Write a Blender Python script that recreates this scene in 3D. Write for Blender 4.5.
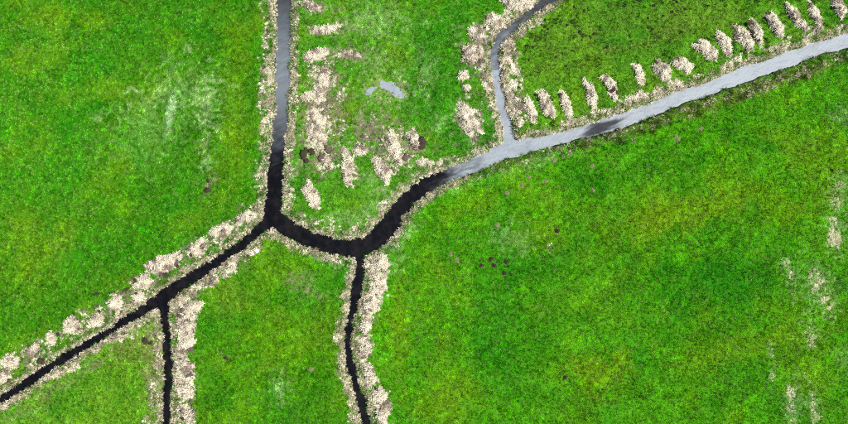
import bpy, bmesh, math, random
import numpy as np
from mathutils import Vector

random.seed(7)
RNG = np.random.default_rng(7)

# ---------------------------------------------------------------- camera, sky, sun, exposure
S = 0.14                 # metres on the ground per photograph pixel
W, H = 848, 424
CAM_H = W * S * 24 / 36  # a 24 mm drone lens looking straight down
scene = bpy.context.scene
for o in list(bpy.data.objects):
    bpy.data.objects.remove(o)
cam_data = bpy.data.cameras.new('camera')
cam_data.lens = 24
cam_data.sensor_width = 36
cam_data.clip_end = 6000
cam = bpy.data.objects.new('camera', cam_data)
cam.location = (0, 0, CAM_H)
scene.collection.objects.link(cam)
scene.camera = cam

SUN_ELEV = math.radians(53)
SUN_AZ = math.radians(-12)      # measured from +X (right of the picture) towards +Y
world = bpy.data.worlds.new('World')
scene.world = world
world.use_nodes = True
wn = world.node_tree.nodes
wl = world.node_tree.links
wn.clear()
w_out = wn.new('ShaderNodeOutputWorld')
w_bg = wn.new('ShaderNodeBackground')
w_sky = wn.new('ShaderNodeTexSky')
w_sky.sky_type = 'NISHITA'
w_sky.sun_disc = False
w_sky.sun_elevation = SUN_ELEV
w_sky.sun_rotation = math.pi / 2 - SUN_AZ
w_sky.dust_density = 1.5
w_bg.inputs['Strength'].default_value = 0.06
wl.new(w_sky.outputs[0], w_bg.inputs[0])
wl.new(w_bg.outputs[0], w_out.inputs[0])

sun_data = bpy.data.lights.new('sun', 'SUN')
sun_data.energy = 4.2
sun_data.angle = math.radians(0.53)
sun_data.color = (1.0, 0.955, 0.89)
sun = bpy.data.objects.new('sun', sun_data)
sd = Vector((math.cos(SUN_ELEV) * math.cos(SUN_AZ), math.cos(SUN_ELEV) * math.sin(SUN_AZ), math.sin(SUN_ELEV)))
sun.rotation_euler = sd.to_track_quat('Z', 'Y').to_euler()
sun.location = sd * 150
scene.collection.objects.link(sun)

vs = scene.view_settings
vs.view_transform = 'Standard'
vs.look = 'None'
vs.gamma = 1
vs.use_curve_mapping = False
vs.exposure = 1.58
scene.render.engine = 'CYCLES'
scene.cycles.max_bounces = 6
scene.cycles.filter_width = 1.0
scene.cycles.use_denoising = False      # keeps the fine texture of turf and straw
scene.cycles.sample_clamp_indirect = 4

COL = scene.collection

# ---------------------------------------------------------------- helpers
def X(px, depth=0.0):
    return (px - W / 2) * S * (CAM_H + depth) / CAM_H

def Y(py, depth=0.0):
    return (H / 2 - py) * S * (CAM_H + depth) / CAM_H

def hash2(ix, iy, seed):
    n = (ix.astype(np.int64) * 374761393 + iy.astype(np.int64) * 668265263 + seed * 1274126177) & 0xFFFFFFFF
    n = ((n ^ (n >> 13)) * 1274126177) & 0xFFFFFFFF
    n = n ^ (n >> 16)
    return (n & 0xFFFFFF) / float(0xFFFFFF)

def vnoise(x, y, seed=0):
    ix = np.floor(x); iy = np.floor(y)
    fx = x - ix; fy = y - iy
    fx = fx * fx * (3 - 2 * fx); fy = fy * fy * (3 - 2 * fy)
    a = hash2(ix, iy, seed); b = hash2(ix + 1, iy, seed)
    c = hash2(ix, iy + 1, seed); d = hash2(ix + 1, iy + 1, seed)
    return (a * (1 - fx) + b * fx) * (1 - fy) + (c * (1 - fx) + d * fx) * fy

def fbm(x, y, scale, seed=0, octaves=4):
    """noise in 0..1, mean .5; scale is the size in metres of the largest lumps"""
    v = 0; amp = 1; tot = 0; f = 1 / scale
    for k in range(octaves):
        c, s = math.cos(k * 0.7 + 0.4), math.sin(k * 0.7 + 0.4)
        v = v + amp * vnoise((x * c - y * s) * f, (x * s + y * c) * f, seed + k * 17)
        tot += amp; amp *= 0.55; f *= 2.03
    return v / tot

def sstep(a, b, x):
    t = np.clip((x - a) / (b - a), 0, 1)
    return t * t * (3 - 2 * t)

def chain_sdf(x, y, chain):
    """distance to the edge of a chain of discs (points x, y, r) of changing radius; also the position along it"""
    best = np.full(x.shape, 1e9)
    for (x0, y0, r0), (x1, y1, r1) in zip(chain[:-1], chain[1:]):
        dx, dy = x1 - x0, y1 - y0
        L2 = dx * dx + dy * dy + 1e-9
        t = np.clip(((x - x0) * dx + (y - y0) * dy) / L2, 0, 1)
        d = np.hypot(x - (x0 + dx * t), y - (y0 + dy * t)) - (r0 + (r1 - r0) * t)
        best = np.minimum(best, d)
    return best

# ---------------------------------------------------------------- traced plan (photograph pixels)
DITCH_A = [(286, -120, 7.6), (285, -3, 7.6), (283.5, 53, 7.2), (282.5, 106, 7), (280.5, 131, 7.2), (277, 156, 7.3), (275, 181, 8), (274, 206, 9), (273, 217, 9)]
DITCH_M = [(272, 216, 9), (285, 226, 9.3), (295, 232, 9), (310, 239.5, 8.2), (335, 246.5, 8.5), (355, 248, 9.5), (369, 245, 9.3), (380, 235, 9.6), (388, 226, 9.3),
           (398, 211, 8.6), (410, 196.5, 7.8), (424, 186.5, 7.4), (449, 175, 6.8), (472, 166.5, 6.8), (487, 160, 7.6), (505, 151, 8.6), (530, 145, 7), (562, 138, 5.8), (592, 129.7, 6.3),
           (624, 119.5, 6.9), (646, 111.5, 6.8), (678, 98.8, 6.3), (701, 91.5, 6.8), (726, 81.2, 7.3), (756, 70.4, 7.1), (786, 60, 7.2), (816, 49.2, 6.9), (848, 40, 7.3), (900, 22, 7.3), (1000, -14, 7.3)]
DITCH_B = [(640, -70, 4.5), (575, -18, 4.5), (552, -2, 4.4), (537, 7.5, 4.2), (521, 20.5, 4.4), (509.5, 30, 4.8), (498.5, 41, 5.1), (494.5, 53, 4.7), (496, 67.5, 4.4), (498, 85, 4.4), (501, 104, 4.8), (505.5, 118, 4.8), (508.5, 131, 4.8), (508, 148, 7)]
DITCH_C = [(272, 219, 8), (262, 228, 5.5), (248.5, 239.5, 5.2), (226, 257, 4.8), (201, 272, 5.2), (178.5, 287, 6.4), (162, 299, 6.6), (138.5, 313.5, 4.7), (107.5, 333, 4), (82.5, 348, 4.1), (52.5, 365.5, 4.8), (32.5, 380, 4.6), (0, 400, 4.5), (-80, 452, 4.5)]
DITCH_D = [(162, 300, 6), (165.5, 318, 4), (167, 343, 4.2), (168.7, 368, 4.4), (168, 393, 4.4), (167, 424, 4.5), (165, 520, 4.5)]
DITCH_E = [(361.5, 252, 5), (361, 260, 4.5), (360, 274.5, 4.8), (356, 294.5, 4.6), (350.5, 318, 4), (347.5, 340.5, 4), (350, 363, 4), (356, 383, 4.2), (362.5, 405.5, 4.4), (367.5, 424, 4.5), (390, 510, 4.5)]
DITCHES = [DITCH_A, DITCH_M, DITCH_B, DITCH_C, DITCH_D, DITCH_E]
WATER_Z = -0.5
PUDDLE = [(383, 83.5, 3.8), (389, 86.5, 5.4), (396, 90.8, 5.6), (401, 93.2, 3.8)]
PUDDLE_ARM = [(367, 92.5, 1.2), (372, 88.8, 2.2), (377, 87, 1.9), (383, 86, 2.4)]

def to_world_chain(ch, depth):
    k = (CAM_H + depth) / CAM_H
    return [(X(a, depth), Y(b, depth), r * S * k) for a, b, r in ch]

D_WORLD = [to_world_chain(c, -WATER_Z) for c in DITCHES]
P_WORLD = to_world_chain(PUDDLE, 0)
P_ARM = to_world_chain(PUDDLE_ARM, 0)

def ditch_dist(x, y):
    d = np.full(x.shape, 1e9)
    for c in D_WORLD:
        d = np.minimum(d, chain_sdf(x, y, c))
    wob = (fbm(x, y, 1.6, 5, 3) - 0.5) * 0.55 + (fbm(x, y, 0.5, 9, 2) - 0.5) * 0.25
    return d + wob

def puddle_dist(x, y):
    return np.minimum(chain_sdf(x, y, P_WORLD), chain_sdf(x, y, P_ARM)) + (fbm(x, y, .8, 31, 3) - 0.5) * 0.9

def terrain_z(x, y, d=None):
    if d is None:
        d = ditch_dist(x, y)
    bank = np.interp(d, [-1.3, -0.5, 0.0, 0.22, 0.75, 1.3, 2.4], [-1.25, -0.95, -0.5, -0.30, -0.08, 0.0, 0.0])
    und = (fbm(x, y, 9, 41, 4) - 0.5) * 0.22 + (fbm(x, y, 1.1, 43, 3) - 0.5) * 0.12
    inner = sstep(0.0, 1.2, d)
    p = puddle_dist(x, y)
    hollow = -0.11 * (1 - sstep(-0.5, 0.9, p))
    flat = 1 - sstep(0.3, 2.0, p)
    return bank + und * (0.15 + 0.85 * inner) * (1 - flat) + hollow

# straw laid along the banks: chain in pixels, density 0..1, tint (0 pale .. 1 brown)
STRAW = [
    ([(269, -20, 7), (268, 60, 6.5), (267, 110, 6.5), (263, 150, 6.5), (260, 185, 6), (258, 208, 6)], 0.62, .10),
    ([(297, -20, 6), (296, 50, 4.5), (294, 110, 5), (290, 150, 6), (286, 185, 6), (290, 205, 5)], 0.55, .15),
    ([(297, 213, 4), (315, 223, 5), (338, 229, 5), (356, 228, 5), (372, 217, 4), (385, 205, 4), (402, 183, 5), (428, 170, 5), (455, 160, 4)], 0.55, .15),
    ([(282, 240, 5), (300, 249, 5), (320, 256, 5), (345, 263, 5)], 0.8, .12),
    ([(392, 240, 6), (400, 229, 6), (412, 212, 5), (432, 197, 5), (452, 187, 4)], 0.5, .12),
    ([(460, 184, 3), (500, 169, 2.5), (560, 154, 3), (640, 126, 2.5), (700, 104, 2.5), (760, 86, 2.5), (850, 56, 2.5)], 0.22, .2),
    ([(522, 134, 4), (560, 126, 4), (600, 113, 4), (640, 98, 5), (672, 86, 5), (700, 76, 4), (740, 61, 5), (780, 46, 5), (815, 34, 5), (850, 26, 5)], 0.72, .15),
    ([(258, 213, 7), (240, 224, 11), (215, 240, 10), (190, 255, 12), (160, 274, 14), (138, 292, 13), (112, 308, 11), (85, 322, 12), (60, 336, 9), (30, 354, 11), (0, 374, 12), (-30, 392, 12)], 0.46, .42),
    ([(256, 246, 7), (230, 263, 7), (206, 281, 8), (190, 294, 9)], 1.0, .08),
    ([(152, 313, 7), (130, 327, 8), (105, 342, 8), (80, 356, 7), (62, 368, 7), (40, 382, 5), (0, 408, 5)], 1.0, .06),
    ([(180, 300, 11), (184, 318, 12), (184, 345, 11), (184, 375, 11), (184, 400, 11), (184, 430, 11)], 0.82, .25),
    ([(157, 314, 6), (156, 340, 7), (155, 370, 8), (154, 400, 8), (154, 430, 8)], 0.45, .45),
    ([(371, 262, 8), (378, 270, 12), (377, 290, 11), (369, 310, 9), (363, 330, 8), (363, 350, 8), (368, 370, 8), (376, 390, 9), (380, 410, 9), (385, 430, 9)], 0.85, .2),
    ([(352, 265, 5), (350, 285, 5), (343, 310, 4), (341, 340, 4), (343, 365, 4), (349, 390, 5), (355, 412, 5), (360, 430, 5)], 0.6, .12),
    ([(560, -4, 7), (540, 12, 6), (525, 25, 7), (512, 40, 10), (508, 60, 11), (510, 80, 11), (513, 100, 11), (516, 120, 9), (516, 132, 5)], 1.0, .10),
    ([(532, -2, 8), (515, 10, 9), (500, 22, 10), (484, 35, 12), (478, 52, 12), (485, 68, 8), (489, 90, 5), (493, 112, 5), (498, 134, 6)], 0.74, .25),
    ([(466, 102, 8), (470, 120, 13), (474, 138, 6)], 0.6, .2),
    ([(322, 66, 8), (320, 90, 11), (316, 115, 14), (316, 140, 14), (322, 162, 9)], 0.55, .45),
    ([(318, 60, 12), (328, 90, 16), (326, 130, 18), (326, 165, 16)], 0.36, .6), ([(362, 112, 12), (372, 135, 16), (395, 148, 22), (412, 148, 12)], 0.36, .6), ([(305, 3, 7), (322, 9, 4)], 0.5, .2), ([(312, 31, 5), (340, 29, 6)], 0.5, .2), ([(308, 56, 6), (330, 53, 6), (360, 54, 5)], 0.5, .25),
    ([(366, 118, 8), (364, 140, 9)], 0.35, .7),
    ([(383, 128, 9), (398, 145, 14), (408, 158, 11), (390, 168, 9)], 0.45, .4),
    ([(352, 150, 8), (350, 178, 7)], 0.4, .3),
    ([(338, 92, 6), (340, 120, 7), (345, 140, 6)], 0.22, .7),
    ([(834, 222, 6), (832, 244, 6)], 0.85, .05), ([(812, 272, 8), (828, 300, 6), (826, 312, 4)], 0.62, .05), ([(783, 262, 2), (793, 276, 3)], 0.7, .0),
    ([(790, 388, 5), (792, 418, 5)], 0.6, .0), ([(812, 392, 4), (815, 420, 4)], 0.55, .0), ([(772, 355, 2), (772, 378, 2)], 0.6, .0), ([(810, 325, 4), (812, 345, 3)], 0.45, .0), ([(842, 178, 6), (836, 205, 6)], 0.45, .0), ([(838, 118, 6), (846, 110, 4)], 0.25, .0),
    ([(535, 215, 3), (530, 218, 3)], 0.3, .0), ([(550, 246, 4)] * 2, 0.25, .1), ([(226, 356, 3)] * 2, 0.4, .1), ([(280, 388, 7)] * 2, 0.22, .2), ([(186, 47, 3)] * 2, 0.4, .0),
    ([(246, 205, 4), (238, 208, 4)], 0.6, .1),
]
STRAW_W = [(to_world_chain(c, 0), dn, t) for c, dn, t in STRAW]

def line(pts, axis, v):
    a = sorted([(p[axis], p[1 - axis]) for p in pts])
    return np.interp(v, [q[0] for q in a], [q[1] for q in a])

def straw_mask(x, y):
    m = np.zeros(x.shape); t = np.zeros(x.shape)
    n = (fbm(x, y, 1.5, 71, 4) - 0.5)
    for c, dn, tint in STRAW_W:
        d = chain_sdf(x, y, c) + n * 2.6
        k = (1 - sstep(-0.8, 0.45, d)) * min(dn * 1.12, 1)
        t = np.where(k > m, tint, t)
        m = np.maximum(m, k)
    gap = fbm(x, y, .75, 79, 3)
    m = m * np.clip(1.3 - 1.9 * np.clip(gap - .44 + (.75 - m) * .12, 0, 1) / .4, 0.0, 1.1)
    return np.clip(m, 0, 1), t

def fringe(x, y, d):
    """dry reed stubble close to the water's edge on most banks"""
    px = x / S + W / 2; py = H / 2 - y / S
    f = (1 - sstep(.35, 1.15, d + (fbm(x, y, 1.2, 83, 3) - .5) * 1.1)) * (.25 + 1.0 * fbm(x, y, 2.5, 87, 3))
    south = (px > 470) & (py > line(DITCH_M, 0, px))
    return np.clip(np.where(south, f * .22, f * 1.3), 0, .9)

# colour patches in the pasture: centre px, radii px, angle deg, kind, strength
PATCH = [
    (730, 275, 78, 34, -15, 'deep', .9), (768, 147, 14, 10, 0, 'deep', 1), (690, 168, 16, 10, -20, 'deep', .7), (700, 330, 60, 25, 10, 'deep', .5), (520, 325, 55, 60, 0, 'deep', .55), (452, 262, 14, 40, -30, 'deep', .6), (488, 235, 30, 14, -35, 'deep', .6), (600, 250, 40, 30, 20, 'deep', .45), (640, 300, 40, 40, 0, 'deep', .4),
    (560, 400, 60, 22, 0, 'deep', .35), (790, 400, 30, 30, 0, 'deep', .3), (840, 300, 12, 60, 0, 'deep', .3), (420, 330, 22, 60, 0, 'deep', .45),
    (600, 372, 45, 24, 10, 'olive', .8), (690, 212, 60, 18, -12, 'olive', .8), (760, 200, 60, 20, 20, 'olive', .5), (400, 330, 10, 70, 0, 'olive', .5), (640, 225, 40, 22, 0, 'olive', .5), (445, 400, 35, 30, 0, 'olive', .5), (730, 350, 60, 14, -20, 'olive', .5), (470, 205, 35, 14, -30, 'olive', .5), (820, 180, 30, 60, 0, 'olive', .4), (540, 235, 30, 18, 0, 'olive', .4), (810, 350, 40, 50, 0, 'olive', .4),
    (60, 20, 40, 15, 0, 'olive', .4), (115, 90, 60, 14, -10, 'olive', .4), (20, 60, 25, 20, 0, 'olive', .4), (30, 260, 30, 40, 0, 'olive', .4), (200, 215, 40, 14, -30, 'olive', .4), (235, 120, 15, 90, 0, 'olive', .35),
    (95, 55, 45, 20, -30, 'deep', .4), (190, 20, 40, 15, 0, 'deep', .3), (140, 200, 50, 20, 0, 'deep', .35), (60, 180, 40, 30, 0, 'deep', .35), (110, 255, 50, 22, -25, 'deep', .45), (30, 320, 25, 15, 0, 'deep', .4), (250, 150, 14, 40, 0, 'deep', .35),
    (170, 117, 4.5, 26, 12, 'streak', .9), (206, 105, 10, 30, 0, 'pale', .55), (205, 150, 7, 25, 0, 'pale', .55), (122, 118, 4, 14, 20, 'pale', .45), (130, 90, 6, 4, 0, 'pale', .7), (185, 90, 30, 22, 0, 'pale', .3), (150, 130, 40, 30, 0, 'pale', .18), (187, 47, 4, 4, 0, 'pale', .9), (100, 115, 6, 6, 0, 'pale', .5),
    (375, 20, 40, 16, 0, 'pale', .45), (385, 70, 25, 12, 20, 'pale', .45), (385, 97, 30, 10, 0, 'pale', .4), (386, 88, 22, 11, 20, 'bare', .55), (375, 178, 14, 8, 0, 'pale', .4), (425, 70, 14, 20, 0, 'pale', .35), (440, 125, 8, 10, 0, 'pale', .4), (406, 225, 9, 14, 30, 'pale', .5), (375, 205, 22, 8, -40, 'pale', .35), (350, 220, 20, 6, 0, 'pale', .4),
    (395, 250, 12, 16, 0, 'pale', .5), (440, 186, 20, 5, -25, 'pale', .6), (525, 165, 50, 6, -18, 'pale', .35), (280, 390, 9, 14, 0, 'pale', .4), (515, 238, 20, 14, 0, 'pale', .3), (20, 414, 20, 6, -20, 'pale', .2), (330, 262, 16, 4, 25, 'pale', .5),
    (455, 50, 22, 45, 0, 'deep', .5), (430, 10, 30, 12, 0, 'deep', .3), (390, 165, 14, 10, 0, 'deep', .5), (335, 125, 6, 40, 0, 'olive', .7), (350, 110, 12, 20, 0, 'olive', .6), (350, 200, 20, 10, 0, 'olive', .2),
    (316, 120, 18, 40, 0, 'bare', .9), (338, 108, 12, 30, 8, 'bare', .55), (366, 128, 11, 22, 10, 'bare', .95), (395, 148, 22, 26, 0, 'bare', .7), (415, 142, 12, 14, 0, 'bare', .8), (384, 120, 10, 16, 0, 'bare', .5), (330, 80, 10, 18, 0, 'bare', .6), (350, 165, 12, 16, 0, 'bare', .5), (478, 50, 18, 22, 0, 'bare', .7), (470, 120, 16, 24, 0, 'bare', .5), (320, 165, 16, 12, 0, 'bare', .6), (325, 8, 22, 8, 0, 'bare', .4), (335, 30, 20, 8, 0, 'bare', .4), (345, 55, 22, 8, 0, 'bare', .5), (440, 165, 14, 6, -20, 'bare', .4),
    (300, 284, 20, 10, 30, 'bare', .4), (151, 360, 8, 45, 0, 'bare', .6), (120, 350, 30, 6, -32, 'bare', .4), (60, 385, 40, 5, -30, 'bare', .4), (209, 185, 4, 14, 10, 'bare', .6), (243, 260, 20, 8, -30, 'bare', .2),
    (834, 235, 10, 22, 0, 'pale', .54), (818, 288, 16, 28, -15, 'pale', .42), (827, 300, 7, 16, -10, 'pale', .48), (795, 402, 9, 24, 0, 'pale', .42), (814, 405, 6, 22, -5, 'pale', .36), (810, 335, 10, 16, 0, 'pale', .30), (788, 268, 8, 12, -30, 'pale', .36), (772, 366, 4, 16, 0, 'pale', .36), (838, 190, 10, 20, 0, 'pale', .30), (840, 115, 10, 8, 0, 'pale', .30), (845, 360, 10, 14, 0, 'pale', .24),
    (560, 40, 35, 25, 0, 'moss', .4), (620, 20, 60, 20, 0, 'moss', .35), (700, 15, 60, 14, 0, 'moss', .3), (540, 70, 30, 15, 0, 'moss', .3), (640, 45, 60, 8, -15, 'moss', .5), (610, 50, 20, 4, -25, 'moss', .9), (620, 134, 50, 6, -18, 'moss', .6), (700, 108, 60, 8, -20, 'moss', .8), (785, 80, 60, 8, -19, 'moss', .8),
    (225, 300, 20, 30, 0, 'moss', .35), (130, 350, 25, 12, -25, 'moss', .7), (150, 370, 8, 40, 0, 'moss', .7), (20, 412, 30, 6, -25, 'moss', .5), (300, 285, 30, 12, 25, 'moss', .25), (300, 340, 60, 40, 0, 'olive', .25), (260, 330, 25, 30, 0, 'olive', .3), (320, 370, 20, 30, 0, 'deep', .45), (310, 300, 20, 20, 0, 'deep', .3), (220, 390, 20, 30, 0, 'deep', .5), (210, 330, 14, 20, 0, 'deep', .4),
]
KIND_RGB = {'deep': (.010, .132, .001), 'olive': (.124, .208, .003), 'pale': (.24, .33, .16), 'moss': (.10, .14, .022), 'bare': (.20, .165, .125), 'streak': (.24, .36, .22)}

def pasture_colour(x, y):
    """base colour of the sward at a place: each field has its own sward, with patches of its own"""
    px = x / S + W / 2; py = H / 2 - y / S
    main = np.where(px < 272, line(DITCH_C, 0, px), line(DITCH_M, 0, px))
    above = py < main
    ax = line(DITCH_A, 1, py); bx = line(DITCH_B, 1, py); dx = line(DITCH_D, 1, py); ex = line(DITCH_E, 1, py)
    c = np.zeros(x.shape + (3,))
    def put(mask, rgb):
        c[mask] = rgb
    put(above & (px < ax), (.032, .142, .002))
    put(above & (px >= ax) & (px < bx), (.054, .188, .008))
    put(above & (px >= bx), (.074, .200, .010))
    put(~above & (px < dx), (.080, .205, .010))
    put(~above & (px >= dx) & (px < ex), (.040, .168, .002))
    put(~above & (px >= ex), (.050, .208, .002))
    f3 = (above & (px >= ax) & (px < bx)) * sstep(400, 440, px)
    c += f3[..., None] * (np.array((.036, .180, .004)) - c)
    # natural mottling at several sizes
    n1 = fbm(x, y, 7.0, 101, 5); n2 = fbm(x, y, 2.2, 131, 4); n3 = fbm(x, y, 3.2, 151, 4)
    deep = np.clip((n1 - .5) * 2.6 + (n2 - .5) * 1.9, 0, 1)[..., None]
    oliv = np.clip((.5 - n1) * 2.2 + (n3 - .5) * 2.0, 0, 1)[..., None]
    c = c + deep * .75 * (np.array(KIND_RGB['deep']) - c)
    c = c + oliv * .44 * (np.array(KIND_RGB['olive']) - c)
    wob = (fbm(px, py, 22, 171, 4) - .5)
    wob2 = (fbm(px, py, 5, 177, 3) - .5)
    pale_wob = (fbm(px, py, 3.0, 181, 3) - .5) * 3.6
    for cx, cy, rx, ry, ang, kind, st in PATCH:
        a = math.radians(ang)
        u = (px - cx) * math.cos(a) + (py - cy) * math.sin(a)
        v = -(px - cx) * math.sin(a) + (py - cy) * math.cos(a)
        r = np.hypot(u / rx, v / ry) + wob * 1.6 + wob2 * 1.0
        if kind in ('pale', 'bare'):
            r = r + pale_wob
        k = ((1 - sstep(.35, 1.25, r)) * st * .8)[..., None]
        c = c + k * (np.array(KIND_RGB[kind]) - c)
    return c

# ---------------------------------------------------------------- materials
def new_mat(name):
    m = bpy.data.materials.new(name)
    m.use_nodes = True
    nt = m.node_tree
    nt.nodes.clear()
    out = nt.nodes.new('ShaderNodeOutputMaterial')
    bs = nt.nodes.new('ShaderNodeBsdfPrincipled')
    nt.links.new(bs.outputs[0], out.inputs[0])
    return m, nt, bs

def noise_node(nt, scale, detail=4, rough=.6, coords='Object'):
    tc = nt.nodes.new('ShaderNodeTexCoord')
    n = nt.nodes.new('ShaderNodeTexNoise')
    n.inputs['Scale'].default_value = scale
    n.inputs['Detail'].default_value = detail
    n.inputs['Roughness'].default_value = rough
    nt.links.new(tc.outputs[coords], n.inputs['Vector'])
    return n

def attr_node(nt, name, kind):
    a = nt.nodes.new('ShaderNodeAttribute')
    a.attribute_type = kind
    a.attribute_name = name
    return a

def mul_by_noise(nt, col_socket, noise, lo, hi):
    mr = nt.nodes.new('ShaderNodeMapRange')
    mr.inputs['From Min'].default_value = .3; mr.inputs['From Max'].default_value = .7
    mr.inputs['To Min'].default_value = lo; mr.inputs['To Max'].default_value = hi
    nt.links.new(noise.outputs['Fac'], mr.inputs['Value'])
    mx = nt.nodes.new('ShaderNodeVectorMath'); mx.operation = 'SCALE'
    nt.links.new(col_socket, mx.inputs[0]); nt.links.new(mr.outputs[0], mx.inputs['Scale'])
    return mx.outputs[0]

def tint_mat(name, kind, attr='tint', rough=.75, spec=.25, lo=.75, hi=1.25, scale=6, bump=0, island=None, thin=0):
    m, nt, bs = new_mat(name)
    a = attr_node(nt, attr, kind)
    n = noise_node(nt, scale)
    col = mul_by_noise(nt, a.outputs['Color'], n, lo, hi)
    if island:                               # every blade or stalk has its own tone
        g = nt.nodes.new('ShaderNodeNewGeometry')
        mr = nt.nodes.new('ShaderNodeMapRange')
        mr.inputs['To Min'].default_value = island[0]; mr.inputs['To Max'].default_value = island[1]
        nt.links.new(g.outputs['Random Per Island'], mr.inputs['Value'])
        sc = nt.nodes.new('ShaderNodeVectorMath'); sc.operation = 'SCALE'
        nt.links.new(col, sc.inputs[0]); nt.links.new(mr.outputs[0], sc.inputs['Scale'])
        col = sc.outputs[0]
    nt.links.new(col, bs.inputs['Base Color'])
    bs.inputs['Roughness'].default_value = rough
    bs.inputs['Specular IOR Level'].default_value = spec
    if thin:                                 # thin leaves let light through
        tr = nt.nodes.new('ShaderNodeBsdfTranslucent')
        nt.links.new(col, tr.inputs['Color'])
        ms = nt.nodes.new('ShaderNodeMixShader'); ms.inputs[0].default_value = thin
        nt.links.new(bs.outputs[0], ms.inputs[1]); nt.links.new(tr.outputs[0], ms.inputs[2])
        nt.links.new(ms.outputs[0], [q for q in nt.nodes if q.type == 'OUTPUT_MATERIAL'][0].inputs[0])
    if bump:
        b = nt.nodes.new('ShaderNodeBump'); b.inputs['Strength'].default_value = bump; b.inputs['Distance'].default_value = .05
        nt.links.new(n.outputs['Fac'], b.inputs['Height']); nt.links.new(b.outputs[0], bs.inputs['Normal'])
    return m

M_GROUND = tint_mat('soil_and_thatch', 'GEOMETRY', 'gcol', .95, .05, .65, 1.35, 9, .6)
M_BLADE = tint_mat('grass_blade', 'INSTANCER', 'tint', .65, .03, .8, 1.2, 12, island=(.6, 1.4), thin=.42)
M_STALK_I = tint_mat('dry_reed_stalk', 'INSTANCER', 'tint', .65, .3, .8, 1.2, 8, island=(.5, 1.4))
M_STALK = tint_mat('mown_reed_stalk', 'GEOMETRY', 'tint', .65, .3, .85, 1.15, 8, island=(.6, 1.3))
M_MOUND = tint_mat('matted_reed', 'GEOMETRY', 'tint', .85, .2, .55, 1.3, 5, .8)

def mud_mat(name, rgb, rough):
    m, nt, bs = new_mat(name)
    n = noise_node(nt, 7, 6, .7)
    r = nt.nodes.new('ShaderNodeValToRGB')
    r.color_ramp.elements[0].position = .3; r.color_ramp.elements[1].position = .72
    r.color_ramp.elements[0].color = tuple(c * .5 for c in rgb) + (1,)
    r.color_ramp.elements[1].color = tuple(c * 1.6 for c in rgb) + (1,)
    nt.links.new(n.outputs['Fac'], r.inputs[0]); nt.links.new(r.outputs[0], bs.inputs['Base Color'])
    bs.inputs['Roughness'].default_value = rough
    bs.inputs['Specular IOR Level'].default_value = .15
    b = nt.nodes.new('ShaderNodeBump'); b.inputs['Strength'].default_value = .8; b.inputs['Distance'].default_value = .06
    nt.links.new(n.outputs['Fac'], b.inputs['Height']); nt.links.new(b.outputs[0], bs.inputs['Normal'])
    return m
M_PEAT = mud_mat('wet_peat', (.024, .018, .011), .95)
M_MUDBROWN = mud_mat('drying_ditch_mud', (.055, .040, .034), .9)
M_OLDMOLE = mud_mat('weathered_molehill_soil', (.10, .092, .052), .95)

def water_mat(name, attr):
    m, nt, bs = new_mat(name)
    # 0..1: dark peaty water .. pale sky reflection painted into the colour, also ruffled
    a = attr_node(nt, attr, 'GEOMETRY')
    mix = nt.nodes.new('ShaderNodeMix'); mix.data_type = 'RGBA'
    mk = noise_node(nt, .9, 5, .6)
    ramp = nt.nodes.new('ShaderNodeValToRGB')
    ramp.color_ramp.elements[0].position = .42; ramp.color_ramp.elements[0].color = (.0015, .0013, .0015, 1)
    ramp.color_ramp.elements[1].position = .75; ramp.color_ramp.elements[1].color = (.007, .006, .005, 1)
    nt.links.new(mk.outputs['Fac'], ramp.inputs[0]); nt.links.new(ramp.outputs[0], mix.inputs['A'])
    mix.inputs['B'].default_value = (.125, .145, .163, 1)  # pale sky reflection put into the base colour
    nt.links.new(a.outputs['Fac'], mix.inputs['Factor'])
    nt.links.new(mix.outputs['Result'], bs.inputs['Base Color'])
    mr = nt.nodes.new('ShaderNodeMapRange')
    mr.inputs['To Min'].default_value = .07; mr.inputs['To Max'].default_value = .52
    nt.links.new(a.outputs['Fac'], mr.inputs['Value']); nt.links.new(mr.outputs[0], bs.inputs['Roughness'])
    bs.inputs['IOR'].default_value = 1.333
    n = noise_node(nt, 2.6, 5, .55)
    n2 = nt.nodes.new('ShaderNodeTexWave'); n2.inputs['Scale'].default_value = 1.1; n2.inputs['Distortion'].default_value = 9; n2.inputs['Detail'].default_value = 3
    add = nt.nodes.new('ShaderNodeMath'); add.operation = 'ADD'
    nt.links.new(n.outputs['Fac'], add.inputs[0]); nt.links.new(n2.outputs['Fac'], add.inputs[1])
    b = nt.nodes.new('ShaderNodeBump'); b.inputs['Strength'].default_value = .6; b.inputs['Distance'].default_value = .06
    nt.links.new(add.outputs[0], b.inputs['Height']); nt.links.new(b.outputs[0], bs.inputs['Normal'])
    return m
M_WATER = water_mat('ditch_water', 'sky_sheen')

# ---------------------------------------------------------------- mesh builders
def mesh_from(name, verts, faces, mat=None, smooth=False):
    me = bpy.data.meshes.new(name)
    verts = np.asarray(verts, dtype=np.float32)
    faces = np.asarray(faces, dtype=np.int32)
    me.vertices.add(len(verts)); me.vertices.foreach_set('co', verts.ravel())
    if len(faces):
        k = faces.shape[1]
        me.loops.add(faces.size); me.loops.foreach_set('vertex_index', faces.ravel())
        me.polygons.add(len(faces))
        me.polygons.foreach_set('loop_start', np.arange(0, faces.size, k, dtype=np.int32))
        me.polygons.foreach_set('use_smooth', np.full(len(faces), smooth, dtype=bool))
    me.update(calc_edges=True)
    if mat: me.materials.append(mat)
    return me

def col_attr(me, name, rgb):
    a = me.attributes.new(name, 'FLOAT_COLOR', 'POINT')
    rgba = np.ones((len(rgb), 4), dtype=np.float32); rgba[:, :3] = rgb
    a.data.foreach_set('color', rgba.ravel())

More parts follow.
